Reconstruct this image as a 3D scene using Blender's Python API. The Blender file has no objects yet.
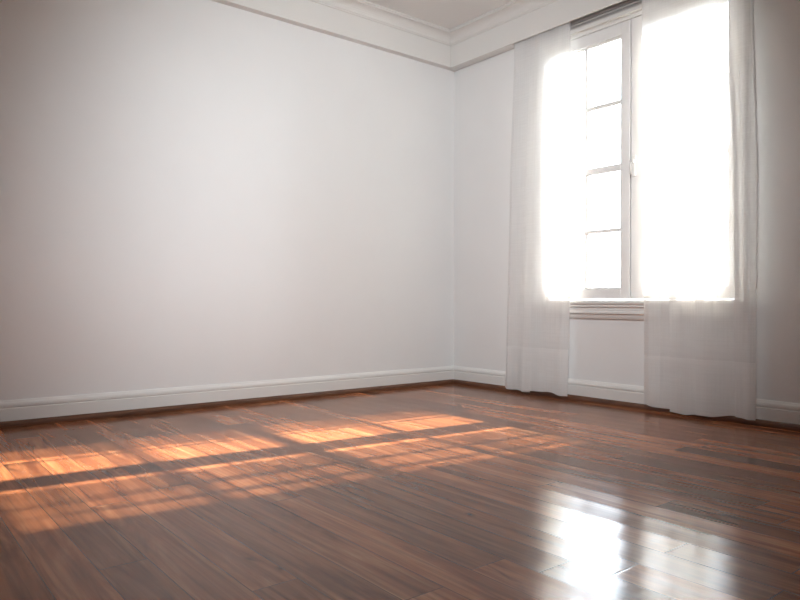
import bpy, bmesh, math, random
from mathutils import Vector, Matrix
random.seed(7)
C = bpy.context.scene
COL = C.collection

# ------------------------------------------------------------------ camera
F_PX, HZ = 680.0, 302.0
YAW, ROLL = math.radians(38.7), math.radians(0.15)
cam = bpy.data.cameras.new('camera')
cam.sensor_fit = 'HORIZONTAL'; cam.sensor_width = 36.0
cam.lens = F_PX / 800.0 * 36.0
cam.shift_y = (HZ - 300.0) / 800.0
cam.clip_start = 0.02
co = bpy.data.objects.new('camera', cam); COL.objects.link(co)
co.matrix_world = (Matrix.Translation((-3.764, -4.006, 0.65)) @ Matrix.Rotation(-YAW, 4, 'Z')
                   @ Matrix.Rotation(math.pi/2, 4, 'X') @ Matrix.Rotation(ROLL, 4, 'Z'))
C.camera = co

# ------------------------------------------------------------------ light and exposure
W = bpy.data.worlds.new('overcast_sky'); C.world = W
W.use_nodes = True
wn = W.node_tree; wn.nodes.clear()
SKY_STRENGTH = 12.5
SPOT_W, SPOT_SIZE, SPOT_AIM = 275.0, math.radians(77), Vector((-0.72, -0.20, 1.05))
tc = wn.nodes.new('ShaderNodeTexCoord'); sx = wn.nodes.new('ShaderNodeSeparateXYZ')
rp = wn.nodes.new('ShaderNodeValToRGB'); bg = wn.nodes.new('ShaderNodeBackground'); wo = wn.nodes.new('ShaderNodeOutputWorld')
mr = wn.nodes.new('ShaderNodeMapRange'); mr.inputs['From Min'].default_value = -1; mr.inputs['From Max'].default_value = 1
wn.links.new(tc.outputs['Generated'], sx.inputs[0]); wn.links.new(sx.outputs['Z'], mr.inputs['Value'])
wn.links.new(mr.outputs[0], rp.inputs[0]); wn.links.new(rp.outputs[0], bg.inputs[0]); wn.links.new(bg.outputs[0], wo.inputs[0])
e = rp.color_ramp.elements
e[0].position = 0.46; e[0].color = (0.20, 0.19, 0.17, 1)
e[1].position = 0.50; e[1].color = (0.90, 0.965, 1.06, 1)
bg.inputs['Strength'].default_value = SKY_STRENGTH

sun = bpy.data.lights.new('sun', 'SUN'); sun.energy = 22.0; sun.angle = math.radians(0.8); sun.color = (1.0, 0.88, 0.70)
so = bpy.data.objects.new('sun', sun); COL.objects.link(so)
so.rotation_euler = Vector((-1.0, 0.10, -0.68)).to_track_quat('-Z', 'Y').to_euler()
so.location = (6, -2.2, 5)

# daylight portal just outside the glazed opening: it gives no light, it only tells the renderer where the sky is
for py, pz, w, h in ((-1.60, 1.54, 1.40, 1.85),):
    pl = bpy.data.lights.new('window_portal', 'AREA'); pl.shape = 'RECTANGLE'; pl.size = h; pl.size_y = w
    pl.cycles.is_portal = True
    po = bpy.data.objects.new('window_portal', pl); COL.objects.link(po)
    po.location = (0.085, py, pz); po.rotation_euler = (0, math.pi/2, 0)

C.cycles.use_adaptive_sampling = False
C.cycles.caustics_reflective = False; C.cycles.caustics_refractive = False
C.cycles.transparent_max_bounces = 24
try: C.cycles.denoising_prefilter = 'ACCURATE'; C.cycles.denoising_input_passes = 'RGB_ALBEDO_NORMAL'
except Exception: pass
C.view_settings.view_transform = 'Standard'; C.view_settings.look = 'None'
C.view_settings.gamma = 1.0; C.view_settings.use_curve_mapping = False
C.view_settings.exposure = 0.55

# ------------------------------------------------------------------ node helpers and materials
def new_mat(name):
    m = bpy.data.materials.new(name); m.use_nodes = True
    nt = m.node_tree; nt.nodes.clear()
    out = nt.nodes.new('ShaderNodeOutputMaterial')
    return m, nt, out
def setin(nt, sock, v):
    if isinstance(v, bpy.types.NodeSocket): nt.links.new(v, sock)
    else: sock.default_value = v
def M(nt, op, a, b=0.0, c=0.0):
    n = nt.nodes.new('ShaderNodeMath'); n.operation = op
    setin(nt, n.inputs[0], a); setin(nt, n.inputs[1], b); setin(nt, n.inputs[2], c)
    return n.outputs[0]
def comb(nt, x, y, z):
    n = nt.nodes.new('ShaderNodeCombineXYZ')
    for i, v in enumerate((x, y, z)): setin(nt, n.inputs[i], v)
    return n.outputs[0]
def noise(nt, vec, scale, detail=3, rough=0.55, dist=0.0):
    n = nt.nodes.new('ShaderNodeTexNoise'); setin(nt, n.inputs['Vector'], vec)
    n.inputs['Scale'].default_value = scale; n.inputs['Detail'].default_value = detail
    n.inputs['Roughness'].default_value = rough; n.inputs['Distortion'].default_value = dist
    return n.outputs['Fac']
def white(nt, vec):
    n = nt.nodes.new('ShaderNodeTexWhiteNoise'); n.noise_dimensions = '3D'; setin(nt, n.inputs['Vector'], vec)
    return n.outputs['Value']
def ramp(nt, fac, stops):
    n = nt.nodes.new('ShaderNodeValToRGB'); setin(nt, n.inputs[0], fac)
    el = n.color_ramp.elements
    while len(el) < len(stops): el.new(0.5)
    for q, (p, c) in zip(el, stops): q.position = p; q.color = (*c, 1)
    return n.outputs[0]
def mixc(nt, fac, a, b, mode='MIX'):
    n = nt.nodes.new('ShaderNodeMix'); n.data_type = 'RGBA'; n.blend_type = mode
    setin(nt, n.inputs[0], fac)
    for s, v in ((n.inputs[6], a), (n.inputs[7], b)):
        if isinstance(v, tuple) and len(v) == 3: v = (*v, 1)
        setin(nt, s, v)
    return n.outputs[2]
def maprange(nt, v, a, b, c, d):
    n = nt.nodes.new('ShaderNodeMapRange'); n.interpolation_type = 'SMOOTHSTEP'
    for i, q in zip(range(5), (v, a, b, c, d)): setin(nt, n.inputs[i], q)
    return n.outputs[0]
def bump(nt, h, strength, dist, normal=None):
    n = nt.nodes.new('ShaderNodeBump'); n.inputs['Strength'].default_value = strength; n.inputs['Distance'].default_value = dist
    setin(nt, n.inputs['Height'], h)
    if normal is not None: nt.links.new(normal, n.inputs['Normal'])
    return n.outputs[0]
def objco(nt):
    n = nt.nodes.new('ShaderNodeTexCoord'); return n.outputs['Object']
def principled(nt, out, col, rough, spec=0.5, normal=None):
    p = nt.nodes.new('ShaderNodeBsdfPrincipled')
    if isinstance(col, tuple): col = (*col, 1)
    setin(nt, p.inputs['Base Color'], col); setin(nt, p.inputs['Roughness'], rough)
    p.inputs['Specular IOR Level'].default_value = spec
    if normal is not None: nt.links.new(normal, p.inputs['Normal'])
    nt.links.new(p.outputs[0], out.inputs[0]); return p

def paint_mat(name, col, rough, mottle=0.04, bumps=0.15):
    m, nt, out = new_mat(name); o = objco(nt)
    f = noise(nt, o, 1.6, 5, 0.6)
    c = mixc(nt, f, tuple(x*(1-mottle) for x in col), tuple(min(1, x*(1+mottle)) for x in col))
    principled(nt, out, c, rough, 0.3, bump(nt, noise(nt, o, 60, 3), bumps, 0.002))
    return m
M_WALL = paint_mat('matte_wall_paint', (0.84, 0.835, 0.83), 0.75, 0.035, 0.12)
M_DARK = paint_mat('low_bounce_dark_paint', (0.16, 0.13, 0.11), 0.6, 0.05, 0.1)  # darkened to keep bounced light off the window wall
M_BACK = paint_mat('low_bounce_taupe_paint', (0.32, 0.30, 0.285), 0.7, 0.04, 0.1)  # toned down so less light bounces back from behind the camera
M_CEIL = paint_mat('ceiling_paint', (0.80, 0.79, 0.775), 0.8, 0.02, 0.08)
M_TRIM = paint_mat('white_trim_paint', (0.80, 0.785, 0.76), 0.38, 0.02, 0.03)
M_FRAME = paint_mat('white_window_paint', (0.88, 0.87, 0.86), 0.35, 0.015, 0.02)
M_PLASTIC = paint_mat('white_plastic', (0.84, 0.83, 0.81), 0.35, 0.01, 0.0)
M_SLAT = paint_mat('pale_slat_enamel', (0.76, 0.755, 0.745), 0.4, 0.01, 0.0)
M_CORD = paint_mat('off_white_cord', (0.80, 0.79, 0.78), 0.8, 0.08, 0.2)
M_SEAM_SHADE = paint_mat('seam_shade_dark', (0.10, 0.09, 0.09), 0.7, 0.02, 0.0)  # dark colour stands for the shade in the seam between the sashes
M_METAL, nt, out = new_mat('brushed_metal')
p = principled(nt, out, (0.62, 0.61, 0.60), 0.35); p.inputs['Metallic'].default_value = 0.9

def wood_floor():
    m, nt, out = new_mat('glossy_red_brown_plank_floor')
    s = nt.nodes.new('ShaderNodeSeparateXYZ'); nt.links.new(objco(nt), s.inputs[0])
    x, y = s.outputs[0], s.outputs[1]
    PW, PL = 0.118, 1.35
    u = M(nt, 'DIVIDE', x, PW); row = M(nt, 'FLOOR', u); fu = M(nt, 'FRACT', u)
    off = M(nt, 'MULTIPLY', white(nt, comb(nt, row, 3.1, 0.7)), 7.0)
    v = M(nt, 'ADD', M(nt, 'DIVIDE', y, PL), off); cell = M(nt, 'FLOOR', v); fv = M(nt, 'FRACT', v)
    r1 = white(nt, comb(nt, row, cell, 1.3)); r2 = white(nt, comb(nt, row, cell, 9.7))
    # grain: long along y, each plank its own cut of the wood
    shift = M(nt, 'MULTIPLY', r2, 40.0)
    g1 = noise(nt, comb(nt, M(nt, 'ADD', M(nt, 'MULTIPLY', x, 16.0), shift), M(nt, 'MULTIPLY', y, 1.3), shift), 1.0, 4, 0.6, 1.0)
    g2 = noise(nt, comb(nt, M(nt, 'MULTIPLY', x, 70.0), M(nt, 'MULTIPLY', y, 1.8), shift), 1.0, 2, 0.5, 0.4)
    knot = noise(nt, comb(nt, M(nt, 'ADD', M(nt, 'MULTIPLY', x, 9.0), shift), M(nt, 'MULTIPLY', y, 3.0), shift), 1.0, 2, 0.5, 1.0)
    col = ramp(nt, g1, [(0.28, (0.145, 0.042, 0.017)), (0.44, (0.29, 0.096, 0.038)), (0.58, (0.40, 0.148, 0.063)), (0.76, (0.53, 0.235, 0.112))])
    col = mixc(nt, maprange(nt, g2, 0.40, 0.75, 0.0, 0.45), col, (0.100, 0.031, 0.013))
    col = mixc(nt, maprange(nt, knot, 0.68, 0.80, 0.0, 0.85), col, (0.014, 0.005, 0.003))
    tone = maprange(nt, r1, 0.0, 1.0, 0.6, 1.3)
    col = mixc(nt, 1.0, col, comb(nt, tone, tone, tone), 'MULTIPLY')
    # joints
    du = M(nt, 'MULTIPLY', M(nt, 'MINIMUM', fu, M(nt, 'SUBTRACT', 1.0, fu)), PW)
    dv = M(nt, 'MULTIPLY', M(nt, 'MINIMUM', fv, M(nt, 'SUBTRACT', 1.0, fv)), PL)
    d = M(nt, 'MINIMUM', du, dv)
    col = mixc(nt, maprange(nt, d, 0.0006, 0.0020, 0.75, 0.0), col, (0.018, 0.007, 0.005))
    edge = maprange(nt, d, 0.0, 0.005, 0.0, 1.0)
    # every board slightly crowned and tilted, varnish a little wavy
    cup = M(nt, 'MULTIPLY', M(nt, 'POWER', M(nt, 'SUBTRACT', fu, 0.5), 2.0), CUP)
    wav = M(nt, 'MULTIPLY', noise(nt, comb(nt, M(nt, 'MULTIPLY', x, 22.0), M(nt, 'MULTIPLY', y, 5.0), 0.0), 1.0, 2), WAVE)
    h = M(nt, 'ADD', cup, M(nt, 'ADD', wav, M(nt, 'MULTIPLY', edge, 0.00012)))
    n = bump(nt, h, 1.0, 1.0)
    rough = maprange(nt, noise(nt, comb(nt, M(nt, 'MULTIPLY', x, 3.0), y, 0.0), 3.0, 4), 0.3, 0.7, R0, R1)
    principled(nt, out, col, rough, 0.34, n)
    return m
CUP, WAVE, R0, R1 = 0.0018, 0.0001, 0.14, 0.17
M_FLOOR = wood_floor()

def brown_wood():
    m, nt, out = new_mat('stained_wood_moulding')
    o = nt.nodes.new('ShaderNodeTexCoord').outputs['Object']
    mp = nt.nodes.new('ShaderNodeMapping'); nt.links.new(o, mp.inputs[0]); mp.inputs['Scale'].default_value = (3, 3, 40)
    f = noise(nt, mp.outputs[0], 2.0, 4)
    principled(nt, out, ramp(nt, f, [(0.3, (0.075, 0.026, 0.012)), (0.7, (0.17, 0.068, 0.03))]), 0.4)
    return m
M_SHOE = brown_wood()

def glass_mat():
    m, nt, out = new_mat('clear_window_glass')
    tr = nt.nodes.new('ShaderNodeBsdfTransparent'); gl = nt.nodes.new('ShaderNodeBsdfGlossy'); gl.inputs['Roughness'].default_value = 0.02
    tr.inputs[0].default_value = (0.97, 0.985, 0.98, 1)
    fr = nt.nodes.new('ShaderNodeFresnel'); fr.inputs[0].default_value = 1.45
    mx = nt.nodes.new('ShaderNodeMixShader')
    nt.links.new(fr.outputs[0], mx.inputs[0]); nt.links.new(tr.outputs[0], mx.inputs[1]); nt.links.new(gl.outputs[0], mx.inputs[2])
    nt.links.new(mx.outputs[0], out.inputs[0]); return m
M_GLASS = glass_mat()

def sheer_mat(name, open_, col):
    m, nt, out = new_mat(name); o = objco(nt)
    s = nt.nodes.new('ShaderNodeSeparateXYZ'); nt.links.new(o, s.inputs[0])
    # slubs in the weave: long thin streaks up and across
    w1 = noise(nt, comb(nt, M(nt, 'MULTIPLY', s.outputs[1], 160.0), M(nt, 'MULTIPLY', s.outputs[2], 3.0), 0.0), 1.0, 2)
    w2 = noise(nt, comb(nt, M(nt, 'MULTIPLY', s.outputs[1], 4.0), M(nt, 'MULTIPLY', s.outputs[2], 130.0), 5.0), 1.0, 2)
    wv = M(nt, 'MULTIPLY', M(nt, 'ADD', w1, w2), 0.5)
    df = nt.nodes.new('ShaderNodeBsdfDiffuse'); tl = nt.nodes.new('ShaderNodeBsdfTranslucent'); tr = nt.nodes.new('ShaderNodeBsdfTransparent')
    df.inputs[0].default_value = (*col, 1); tl.inputs[0].default_value = (*col, 1)
    m1 = nt.nodes.new('ShaderNodeMixShader'); m1.inputs[0].default_value = 0.40
    nt.links.new(df.outputs[0], m1.inputs[1]); nt.links.new(tl.outputs[0], m1.inputs[2])
    m2 = nt.nodes.new('ShaderNodeMixShader')
    setin(nt, m2.inputs[0], maprange(nt, wv, 0.3, 0.7, 1-open_-0.03, 1-open_+0.03))
    nt.links.new(tr.outputs[0], m2.inputs[1]); nt.links.new(m1.outputs[0], m2.inputs[2])
    nt.links.new(m2.outputs[0], out.inputs[0]); return m
M_SHEER = sheer_mat('white_sheer_voile', 0.25, (0.96, 0.955, 0.95))
M_HEM = sheer_mat('white_sheer_voile_doubled', 0.16, (0.95, 0.945, 0.94))

# ------------------------------------------------------------------ mesh helpers
def link(name, bm, mat, parent=None, smooth=False, bevel=0.0):
    bmesh.ops.recalc_face_normals(bm, faces=bm.faces)
    me = bpy.data.meshes.new(name); bm.to_mesh(me); bm.free()
    if smooth:
        for f in me.polygons: f.use_smooth = True
    me.materials.append(mat)
    o = bpy.data.objects.new(name, me); COL.objects.link(o)
    if parent is not None: o.parent = parent
    if bevel:
        b = o.modifiers.new('bevel', 'BEVEL'); b.width = bevel; b.segments = 2; b.limit_method = 'ANGLE'
    return o
def box(bm, x0, x1, y0, y1, z0, z1):
    vs = [bm.verts.new((x, y, z)) for x in (x0, x1) for y in (y0, y1) for z in (z0, z1)]
    for f in ((0,1,3,2), (4,6,7,5), (0,4,5,1), (2,3,7,6), (0,2,6,4), (1,5,7,3)):
        bm.faces.new([vs[i] for i in f])
def boxes(*bs):
    bm = bmesh.new()
    for b in bs: box(bm, *b)
    return bm
def sweep(profile, path, closed=True):
    """profile: list of 2D (a,b); path: list of (origin, a_dir, b_dir) stations."""
    bm = bmesh.new(); rings = []
    for o_, ad, bd in path:
        rings.append([bm.verts.new(Vector(o_) + Vector(ad)*a + Vector(bd)*b) for a, b in profile])
    n = len(profile)
    for r0, r1 in zip(rings, rings[1:]):
        for i in range(n): bm.faces.new((r0[i], r0[(i+1) % n], r1[(i+1) % n], r1[i]))
    bm.faces.new(rings[0]); bm.faces.new(rings[-1])
    return bm
def tube(bm, pts, r, seg=8):
    rings = []
    for i, p_ in enumerate(pts):
        p_ = Vector(p_); t = (Vector(pts[min(i+1, len(pts)-1)]) - Vector(pts[max(i-1, 0)])).normalized()
        a = t.orthogonal().normalized() if abs(t.z) < .9 else Vector((1, 0, 0)).cross(t).normalized()
        b = t.cross(a)
        rr = r[i] if isinstance(r, (list, tuple)) else r
        rings.append([bm.verts.new(p_ + (a*math.cos(k*2*math.pi/seg) + b*math.sin(k*2*math.pi/seg))*rr) for k in range(seg)])
    for r0, r1 in zip(rings, rings[1:]):
        for i in range(seg): bm.faces.new((r0[i], r0[(i+1) % seg], r1[(i+1) % seg], r1[i]))
    bm.faces.new(rings[0]); bm.faces.new(rings[-1])
def tag(o, label, cat, group=None, kind=None):
    o['label'] = label; o['category'] = cat
    if group: o['group'] = group
    if kind: o['kind'] = kind
    return o
def empty(name, loc):
    o = bpy.data.objects.new(name, None); COL.objects.link(o); o.location = loc; o.empty_display_size = 0.1
    return o
def shift(bm, loc):
    bmesh.ops.translate(bm, verts=bm.verts, vec=-Vector(loc)); return bm

# ------------------------------------------------------------------ room shell
X0, Y0, HC = -8.0, -5.9, 2.76           # far corner of the room is the origin
PF, PA, PZ0, PZ1 = 0.093, 0.055, 2.507, 2.675   # pelmet/frieze: projection on window wall / left wall, bottom, top
tag(link('floor', boxes((X0, 0.07, Y0, 0.07, -0.05, 0.0)), M_FLOOR), 'glossy red-brown plank floor with patches of sunlight', 'floor', kind='structure')
tag(link('ceiling', boxes((X0, 0.07, Y0, 0.07, HC, HC+0.05)), M_CEIL), 'flat white ceiling above the crown moulding', 'ceiling', kind='structure')
tag(link('wall_left', boxes((X0, 0.07, 0.0, 0.07, 0, HC)), M_WALL), 'long bare pale grey wall at the left', 'wall', kind='structure')
WY0, WY1, WZ0, WZ1 = -2.285, -0.915, 0.645, 2.43
tag(link('wall_right', boxes((0, 0.07, Y0, WY0, 0, HC), (0, 0.07, WY1, 0.0, 0, HC), (0, 0.07, WY0, WY1, 0, WZ0), (0, 0.07, WY0, WY1, WZ1, HC)), M_WALL),
    'shaded grey wall around the curtained window', 'wall', kind='structure')
tag(link('wall_back', boxes((X0, 0.07, Y0-0.07, Y0, 0, HC)), M_BACK), 'wall behind the camera, painted darker to cut bounced light', 'wall', kind='structure')
tag(link('wall_front', boxes((X0-0.07, X0, Y0, 0.07, 0, HC)), M_DARK), 'wall facing the window, painted dark to cut bounced light', 'wall', kind='structure')

# baseboards: profile (out from wall, up); cap with a groove under it
base = [(0, 0.018), (0.016, 0.018), (0.016, 0.094), (0.013, 0.0965), (0.010, 0.098), (0.010, 0.101), (0.015, 0.103),
        (0.0155, 0.112), (0.013, 0.122), (0.008, 0.130), (0.005, 0.136), (0, 0.137)]
L_run = [((X0, 0, 0), (0, -1, 0), (0, 0, 1)), ((0, 0, 0), (-1, -1, 0), (0, 0, 1))]
R_run = [((0, 0, 0), (-1, -1, 0), (0, 0, 1)), ((0, Y0, 0), (-1, 0, 0), (0, 0, 1))]
tag(link('baseboard_left', sweep(base, L_run), M_TRIM), 'white grooved baseboard along the long bare wall', 'baseboard', kind='structure')
tag(link('baseboard_right', sweep(base, R_run), M_TRIM), 'white grooved baseboard under the window', 'baseboard', kind='structure')
shoe = [(0, 0), (0.030, 0), (0.0295, 0.009), (0.027, 0.019), (0.022, 0.027), (0.0165, 0.032), (0, 0.032)]
tag(link('trim_1', sweep(shoe, L_run), M_SHOE), 'brown wooden shoe moulding below the left baseboard', 'trim', kind='structure')
tag(link('trim_2', sweep(shoe, R_run), M_SHOE), 'brown wooden shoe moulding below the window wall baseboard', 'trim', kind='structure')

# frieze on the left wall, boxed pelmet board on the window wall, crown moulding round both
tag(link('trim_3', boxes((X0, 0.0, -PA, 0.0, PZ0, HC)), M_TRIM), 'flat white frieze band along the top of the left wall', 'trim', kind='structure')
tag(link('trim_4', boxes((-PF, -PF+0.012, Y0, -PA, PZ0, HC), (-PF, -PF+0.014, Y0, -PA-0.004, PZ0-0.003, PZ0+0.004), (-PF+0.012, 0.0, -0.685, -PA, PZ0+0.002, PZ0+0.012)), M_TRIM, bevel=0.002), 'white pelmet board over the window hiding the curtain heads', 'trim', kind='structure')
crown = [(0, 0), (0.008, 0), (0.010, 0.008), (0.014, 0.012)]
for k in range(7):
    a = k/6*math.pi/2
    crown.append((0.014 + 0.052*(1-math.cos(a)), 0.012 + 0.052*math.sin(a)))
crown += [(0.074, 0.066), (0.074, 0.073), (0.084, 0.0735), (0.084, 0.085), (0, 0.085)]
cz = PZ1
tag(link('trim_5', sweep(crown, [((X0, -PA, cz), (0, -1, 0), (0, 0, 1)), ((-PF, -PA, cz), (-1, -1, 0), (0, 0, 1))]), M_TRIM),
    'white crown moulding above the left wall', 'trim', kind='structure')
tag(link('trim_6', sweep(crown, [((-PF, -PA, cz), (-1, -1, 0), (0, 0, 1)), ((-PF, Y0, cz), (-1, 0, 0), (0, 0, 1))]), M_TRIM),
    'white crown moulding above the pelmet', 'trim', kind='structure')

# ------------------------------------------------------------------ window
win = empty('window_1', (0, -1.60, 0.66)); wl = win.location
tag(win, 'white two-sash window with small panes behind the sheer curtains', 'window', kind='structure')
def wpart(name, bm, mat, parent=None, **k):
    return link(name, shift(bm, wl), mat, parent or win, **k)
# frame in the wall opening, and casing on the wall face
fr = boxes((-0.012, 0.069, WY0, WY0+0.022, 0.66, WZ1), (-0.012, 0.069, WY1-0.022, WY1, 0.66, WZ1),
           (-0.012, 0.069, WY0+0.022, WY1-0.022, 2.415, WZ1), (-0.004, 0.069, WY0+0.022, WY1-0.022, 0.646, 0.668))
wpart('window_frame', fr, M_FRAME, bevel=0.002)
cs = boxes((-0.016, 0.0, WY0-0.020, WY0, 0.66, WZ1+0.02), (-0.016, 0.0, WY1, WY1+0.020, 0.66, WZ1+0.02), (-0.016, 0.0, WY0, WY1, WZ1, WZ1+0.02))
wpart('window_casing', cs, M_FRAME, bevel=0.003)
def sash(y0, y1, gy0, gy1):
    """y0<y1 outer edges; gy0<gy1 glass edges"""
    z0, z1, g0, g1 = 0.672, 2.412, 0.738, 2.334
    xf, xb, gx = -0.006, 0.036, 0.016
    bm = boxes((xf, xb, y0, gy0, z0, z1), (xf, xb, gy1, y1, z0, z1), (xf, xb, gy0, gy1, z0, g0), (xf, xb, gy0, gy1, g1, z1))
    o = wpart('sash', bm, M_FRAME, bevel=0.003)
    # glazing bead stepping in to the glass
    b = 0.010
    bd = boxes((0.004, 0.028, gy0, gy0+b, g0, g1), (0.004, 0.028, gy1-b, gy1, g0, g1), (0.004, 0.028, gy0+b, gy1-b, g0, g0+b), (0.004, 0.028, gy0+b, gy1-b, g1-b, g1))
    wpart('glazing_bead', bd, M_FRAME, o)
    gm = (gy0+gy1)/2
    zs = (1.112, 1.508, 1.922); ws = (0.011, 0.021, 0.011)
    wpart('muntin', boxes((0.002, 0.030, gm-0.010, gm+0.010, g0+b, g1-b)), M_FRAME, o, bevel=0.003)
    for z, w in zip(zs, ws):
        wpart('muntin', boxes((0.001, 0.031, gy0+b, gy1-b, z-w, z+w)), M_FRAME, o, bevel=0.003)
    edges = [g0] + list(zs) + [g1]
    for k in range(4):
        for (a, c) in ((gy0, gm), (gm, gy1)):
            wpart('pane', boxes((gx-0.002, gx+0.002, a+0.004, c-0.004, edges[k]+0.004, edges[k+1]-0.004)), M_GLASS, o)
    return o
sash(-1.598, -0.940, -1.535, -0.995)
sash(-2.260, -1.6060, -2.212, -1.690)
wpart('seam_shade_strip', boxes((0.030, 0.040, -1.609, -1.595, 0.68, 2.40)), M_SEAM_SHADE)
# latch on the meeting stiles
lt = boxes((-0.014, -0.006, -1.640, -1.615, 1.43, 1.56)); box(lt, -0.030, -0.014, -1.636, -1.606, 1.505, 1.535)
lo = wpart('latch', lt, M_PLASTIC, bevel=0.003)
lv = bmesh.new(); tube(lv, [(-0.030, -1.622, 1.52), (-0.040, -1.622, 1.515), (-0.043, -1.622, 1.49), (-0.040, -1.624, 1.44)], [0.007, 0.008, 0.008, 0.006])
wpart('latch_lever', lv, M_PLASTIC, lo, smooth=True)
# sill with rounded nose and stepped apron under it
sill = [(-0.004, 0), (-0.004, -0.026), (0.038, -0.026), (0.044, -0.022), (0.047, -0.015), (0.047, -0.009), (0.044, -0.003), (0.039, 0)]
wpart('window_sill', sweep(sill, [((0, -0.862, 0.661), (-1, 0, 0), (0, 0, 1)), ((0, -2.338, 0.661), (-1, 0, 0), (0, 0, 1))]), M_TRIM)
apr = [(0, 0), (0.040, 0), (0.040, -0.012), (0.030, -0.020), (0.030, -0.040), (0.034, -0.044), (0.034, -0.056), (0.022, -0.060), (0.018, -0.078), (0.012, -0.090), (0, -0.090)]
wpart('sill_apron', sweep(apr, [((0, -0.905, 0.635), (-1, 0, 0), (0, 0, 1)), ((0, -2.295, 0.635), (-1, 0, 0), (0, 0, 1))]), M_TRIM)

# ------------------------------------------------------------------ raised blind in the head of the window
bl = empty('window_blind', (-0.03, -1.60, 2.43)); tag(bl, 'pale slatted blind pulled up in a stack above the window', 'blind')
def bpart(name, bm, mat, parent=None, **k): return link(name, shift(bm, bl.location), mat, parent or bl, **k)
bpart('bottom_rail', boxes((-0.046, -0.018, -2.285, -0.915, 2.436, 2.462)), M_PLASTIC, bevel=0.004)
for k in range(6):
    z = 2.4645 + k*0.0192
    s = sweep([(-0.016, 0), (-0.036, 0.0010), (-0.046, 0.0065), (-0.036, 0.0120), (-0.016, 0.0130)],
              [((0, -0.925, z), (1, 0, 0), (0, 0, 1)), ((0, -2.275, z), (1, 0, 0), (0, 0, 1))])
    bpart('slat', s, M_SLAT)
bpart('head_rail', boxes((-0.048, -0.0, -2.285, -0.915, 2.580, 2.615)), M_PLASTIC, bevel=0.003)
cd = bmesh.new(); tube(cd, [(-0.046, -2.165, 2.58), (-0.048, -2.167, 2.2), (-0.047, -2.165, 1.6), (-0.047, -2.168, 1.26)], 0.003)
tube(cd, [(-0.047, -2.168, 1.27), (-0.047, -2.168, 1.25), (-0.047, -2.168, 1.215), (-0.047, -2.168, 1.21)], [0.003, 0.006, 0.008, 0.004])
bpart('lift_cord', cd, M_CORD, smooth=True)

# ------------------------------------------------------------------ added fill lamp out of view, brightens the window corner and falls off outward
M_FILL_LENS, nt, out = new_mat('fill_lamp_lens')
em = nt.nodes.new('ShaderNodeEmission'); em.inputs[0].default_value = (1.0, 0.97, 0.94, 1); em.inputs[1].default_value = 20.0
nt.links.new(em.outputs[0], out.inputs[0])
SP = Vector((-3.35, -3.55, 2.52)); AIM = (SPOT_AIM - SP).normalized()
lp = empty('added_fill_lamp', (SP.x, SP.y, HC)); tag(lp, 'added unseen spotlight turned towards the window corner', 'fill_spotlight')
R_ = AIM.to_track_quat('Z', 'Y').to_matrix().to_4x4(); R_.translation = SP
bm = bmesh.new(); tube(bm, [(0, 0, 0), (0, 0, -0.02), (0, 0, -0.03)], [0.06, 0.055, 0.02], 24); link('fill_lamp_rose', bm, M_PLASTIC, lp)
bm = bmesh.new(); tube(bm, [(0, 0, -0.02), (0, 0, SP.z-HC)], 0.008); link('stem', bm, M_METAL, lp, smooth=True)
bm = bmesh.new(); tube(bm, [(0, 0, -0.14), (0, 0, -0.12), (0, 0, -0.02), (0, 0, 0.0)], [0.03, 0.045, 0.055, 0.058], 24)
bm.transform(R_); link('fill_lamp_head', shift(bm, lp.location), M_PLASTIC, lp)
bm = bmesh.new(); tube(bm, [(0, 0, 0.001), (0, 0, 0.004)], 0.05, 24); bm.transform(R_); link('lens', shift(bm, lp.location), M_FILL_LENS, lp)
sl = bpy.data.lights.new('fill_spotlight', 'SPOT'); sl.energy = SPOT_W; sl.color = (0.93, 0.985, 1.02); sl.shadow_soft_size = 0.07
sl.spot_size = SPOT_SIZE; sl.spot_blend = 1.0
sp_o = bpy.data.objects.new('fill_spotlight', sl); COL.objects.link(sp_o); sp_o.location = SP + AIM*0.08
sp_o.rotation_euler = AIM.to_track_quat('-Z', 'Y').to_euler()

# ------------------------------------------------------------------ curtains
rail = empty('curtain_rail', (-0.066, -1.55, 2.60)); tag(rail, 'slim white curtain rail tucked behind the pelmet board', 'curtain rail')
link('track', shift(boxes((-0.078, -0.054, -2.50, -0.70, 2.587, 2.605)), rail.location), M_PLASTIC, rail)
for yb in (-0.74, -1.52, -2.46):
    link('bracket', shift(boxes((-0.072, -0.060, yb-0.012, yb+0.012, 2.605, HC)), rail.location), M_METAL, rail)

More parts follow.
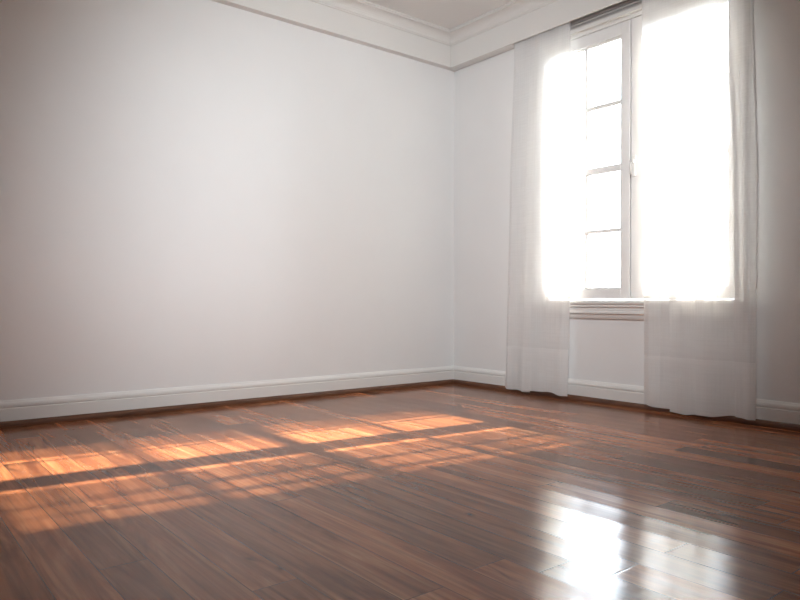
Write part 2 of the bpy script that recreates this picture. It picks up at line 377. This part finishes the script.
def curtain(name, label, edges_top, edges_mid, edges_bot, folds, steps, seed, zb):
    """edges: (left, right) y of the sheet at the head, halfway and hem; folds: list of (s, width, depth) pleats."""
    rnd = random.Random(seed); sgn = -1.0 if edges_top[1] < edges_top[0] else 1.0
    NU, NV, ZT, ZH = 360, 70, 2.587, 0.322
    head = [(rnd.uniform(0, 6.28), rnd.uniform(38, 60), rnd.uniform(.5, 1)) for _ in range(3)]
    def pt(s, z):
        t = (ZT - z)/(ZT - zb)
        if t < .5: a, b, q = edges_top, edges_mid, t*2
        else: a, b, q = edges_mid, edges_bot, t*2-1
        q = q*q*(3-2*q) if t < .5 else q
        y = (a[0]+(b[0]-a[0])*q)*(1-s) + (a[1]+(b[1]-a[1])*q)*s
        f = 0.0; dy = 0.0
        for (c, w, d, drift) in folds:
            cc = c + drift*(t-.5)
            k = (s-cc)/w
            g = math.exp(-k*k)
            f += d*g*(0.45+0.55*t)
            dy += d*0.55*k*g*(0.3+0.7*t)
        grow = max(0.0, min(1.0, (t-0.03)/0.30)); grow = 0.25+0.75*grow*grow*(3-2*grow)
        for (c, w, A, B) in steps:            # a pleat laid over itself: the cloth runs back, then forward again in front
            k = (s-c-0.03*(t-.5))/w
            dy += A*k*math.exp(-k*k/2)*grow*sgn*-1
            f += 1.5*B*(0.5+0.5*math.tanh(k*1.6))*math.exp(-max(0.0, k)/7.0)*grow
        hd = sum(A*math.sin(s*fr+ph) for ph, fr, A in head)/2
        f += 0.006*hd*math.exp(-t*5.0) + 0.0022*math.sin(s*31+t*2.0+seed)*(1-math.exp(-t*6))
        f += 0.004*math.sin(s*9+seed+1.6*t)*t
        return Vector((-0.064 - max(-0.004, min(0.012 + 0.062*min(1, t*3), f)), y + dy, z))
    def sheet(z0, z1, n, off=0.0):
        bm = bmesh.new(); g = []
        for j in range(n+1):
            z = z0 + (z1-z0)*j/n
            row = []
            for i in range(NU+1):
                s = i/NU
                v = pt(s, z)
                v.x -= off
                if abs(z-zb) < 1e-6: v.z += 0.010*math.sin(s*7+seed) + 0.004*math.sin(s*23+seed)
                row.append(bm.verts.new(v))
            g.append(row)
        for j in range(n):
            for i in range(NU): bm.faces.new((g[j][i], g[j][i+1], g[j+1][i+1], g[j+1][i]))
        return bm
    mid = (edges_top[0]+edges_top[1])/2
    root = empty(name, (-0.064, mid, zb)); 
    link('fabric_panel', shift(sheet(ZH, ZT, 60), root.location), M_SHEER, root, smooth=True)
    link('hem', shift(sheet(zb, ZH+0.014, 13, 0.0015), root.location), M_HEM, root, smooth=True)
    # gathered heading tape
    bm = bmesh.new(); g = []
    for j in range(2):
        g.append([bm.verts.new(pt(i/NU, ZT - 0.045*j) + Vector((0.0012, 0, 0))) for i in range(NU+1)])
    for i in range(NU): bm.faces.new((g[0][i], g[0][i+1], g[1][i+1], g[1][i]))
    link('heading_tape', shift(bm, root.location), M_HEM, root, smooth=True)
    tag(root, label, 'curtain', 'sheer curtains at the window')
    return root
# left one: three broad folds; right one: wider, folds between three flat widths
curtain('curtain', 'narrower white sheer curtain hanging nearer the room corner',
        (-0.700, -1.190), (-0.655, -1.215), (-0.615, -1.185),
        [(0.05, 0.05, 0.020, 0.0), (0.36, 0.035, -0.012, -0.05), (0.47, 0.10, 0.014, -0.03), (0.72, 0.05, -0.006, 0.0), (0.85, 0.10, 0.014, 0.06)],
        [(0.36, 0.030, 0.055, 0.030), (0.70, 0.022, 0.035, 0.024)], 3, 0.030)
curtain('curtain', 'wider white sheer curtain at the right side of the window',
        (-1.715, -2.345), (-1.730, -2.392), (-1.735, -2.395),
        [(0.06, 0.06, 0.022, 0.0), (0.20, 0.05, -0.006, 0.0), (0.34, 0.035, -0.010, 0.0), (0.45, 0.09, 0.012, 0.02), (0.60, 0.03, 0.0, 0.0), (0.66, 0.05, 0.012, 0.03), (0.80, 0.06, -0.004, 0.1), (0.95, 0.05, 0.014, 0.0)],
        [(0.29, 0.028, 0.055, 0.028), (0.56, 0.030, 0.075, 0.034), (0.84, 0.016, 0.030, 0.016)], 8, 0.030)

# twisted pull cord hanging at the right curtain's outer edge
pc = empty('pull_cord', (-0.10, -2.385, 2.58)); tag(pc, 'thin twisted pale cord hanging at the outer edge of the right curtain', 'cord')
bm = bmesh.new(); pts = []
for k in range(60):
    t = k/59; z = 2.585 - 1.86*t
    y = -2.353 - 0.047*min(1.0, t*1.5) + 0.0015*math.sin(t*90)*(t > .45); x = -0.066 - 0.030*t + 0.0015*math.cos(t*90)*(t > .45)
    pts.append((x, y, z))
tube(bm, pts, 0.0035, 6)
link('cord', shift(bm, pc.location), M_CORD, pc, smooth=True)
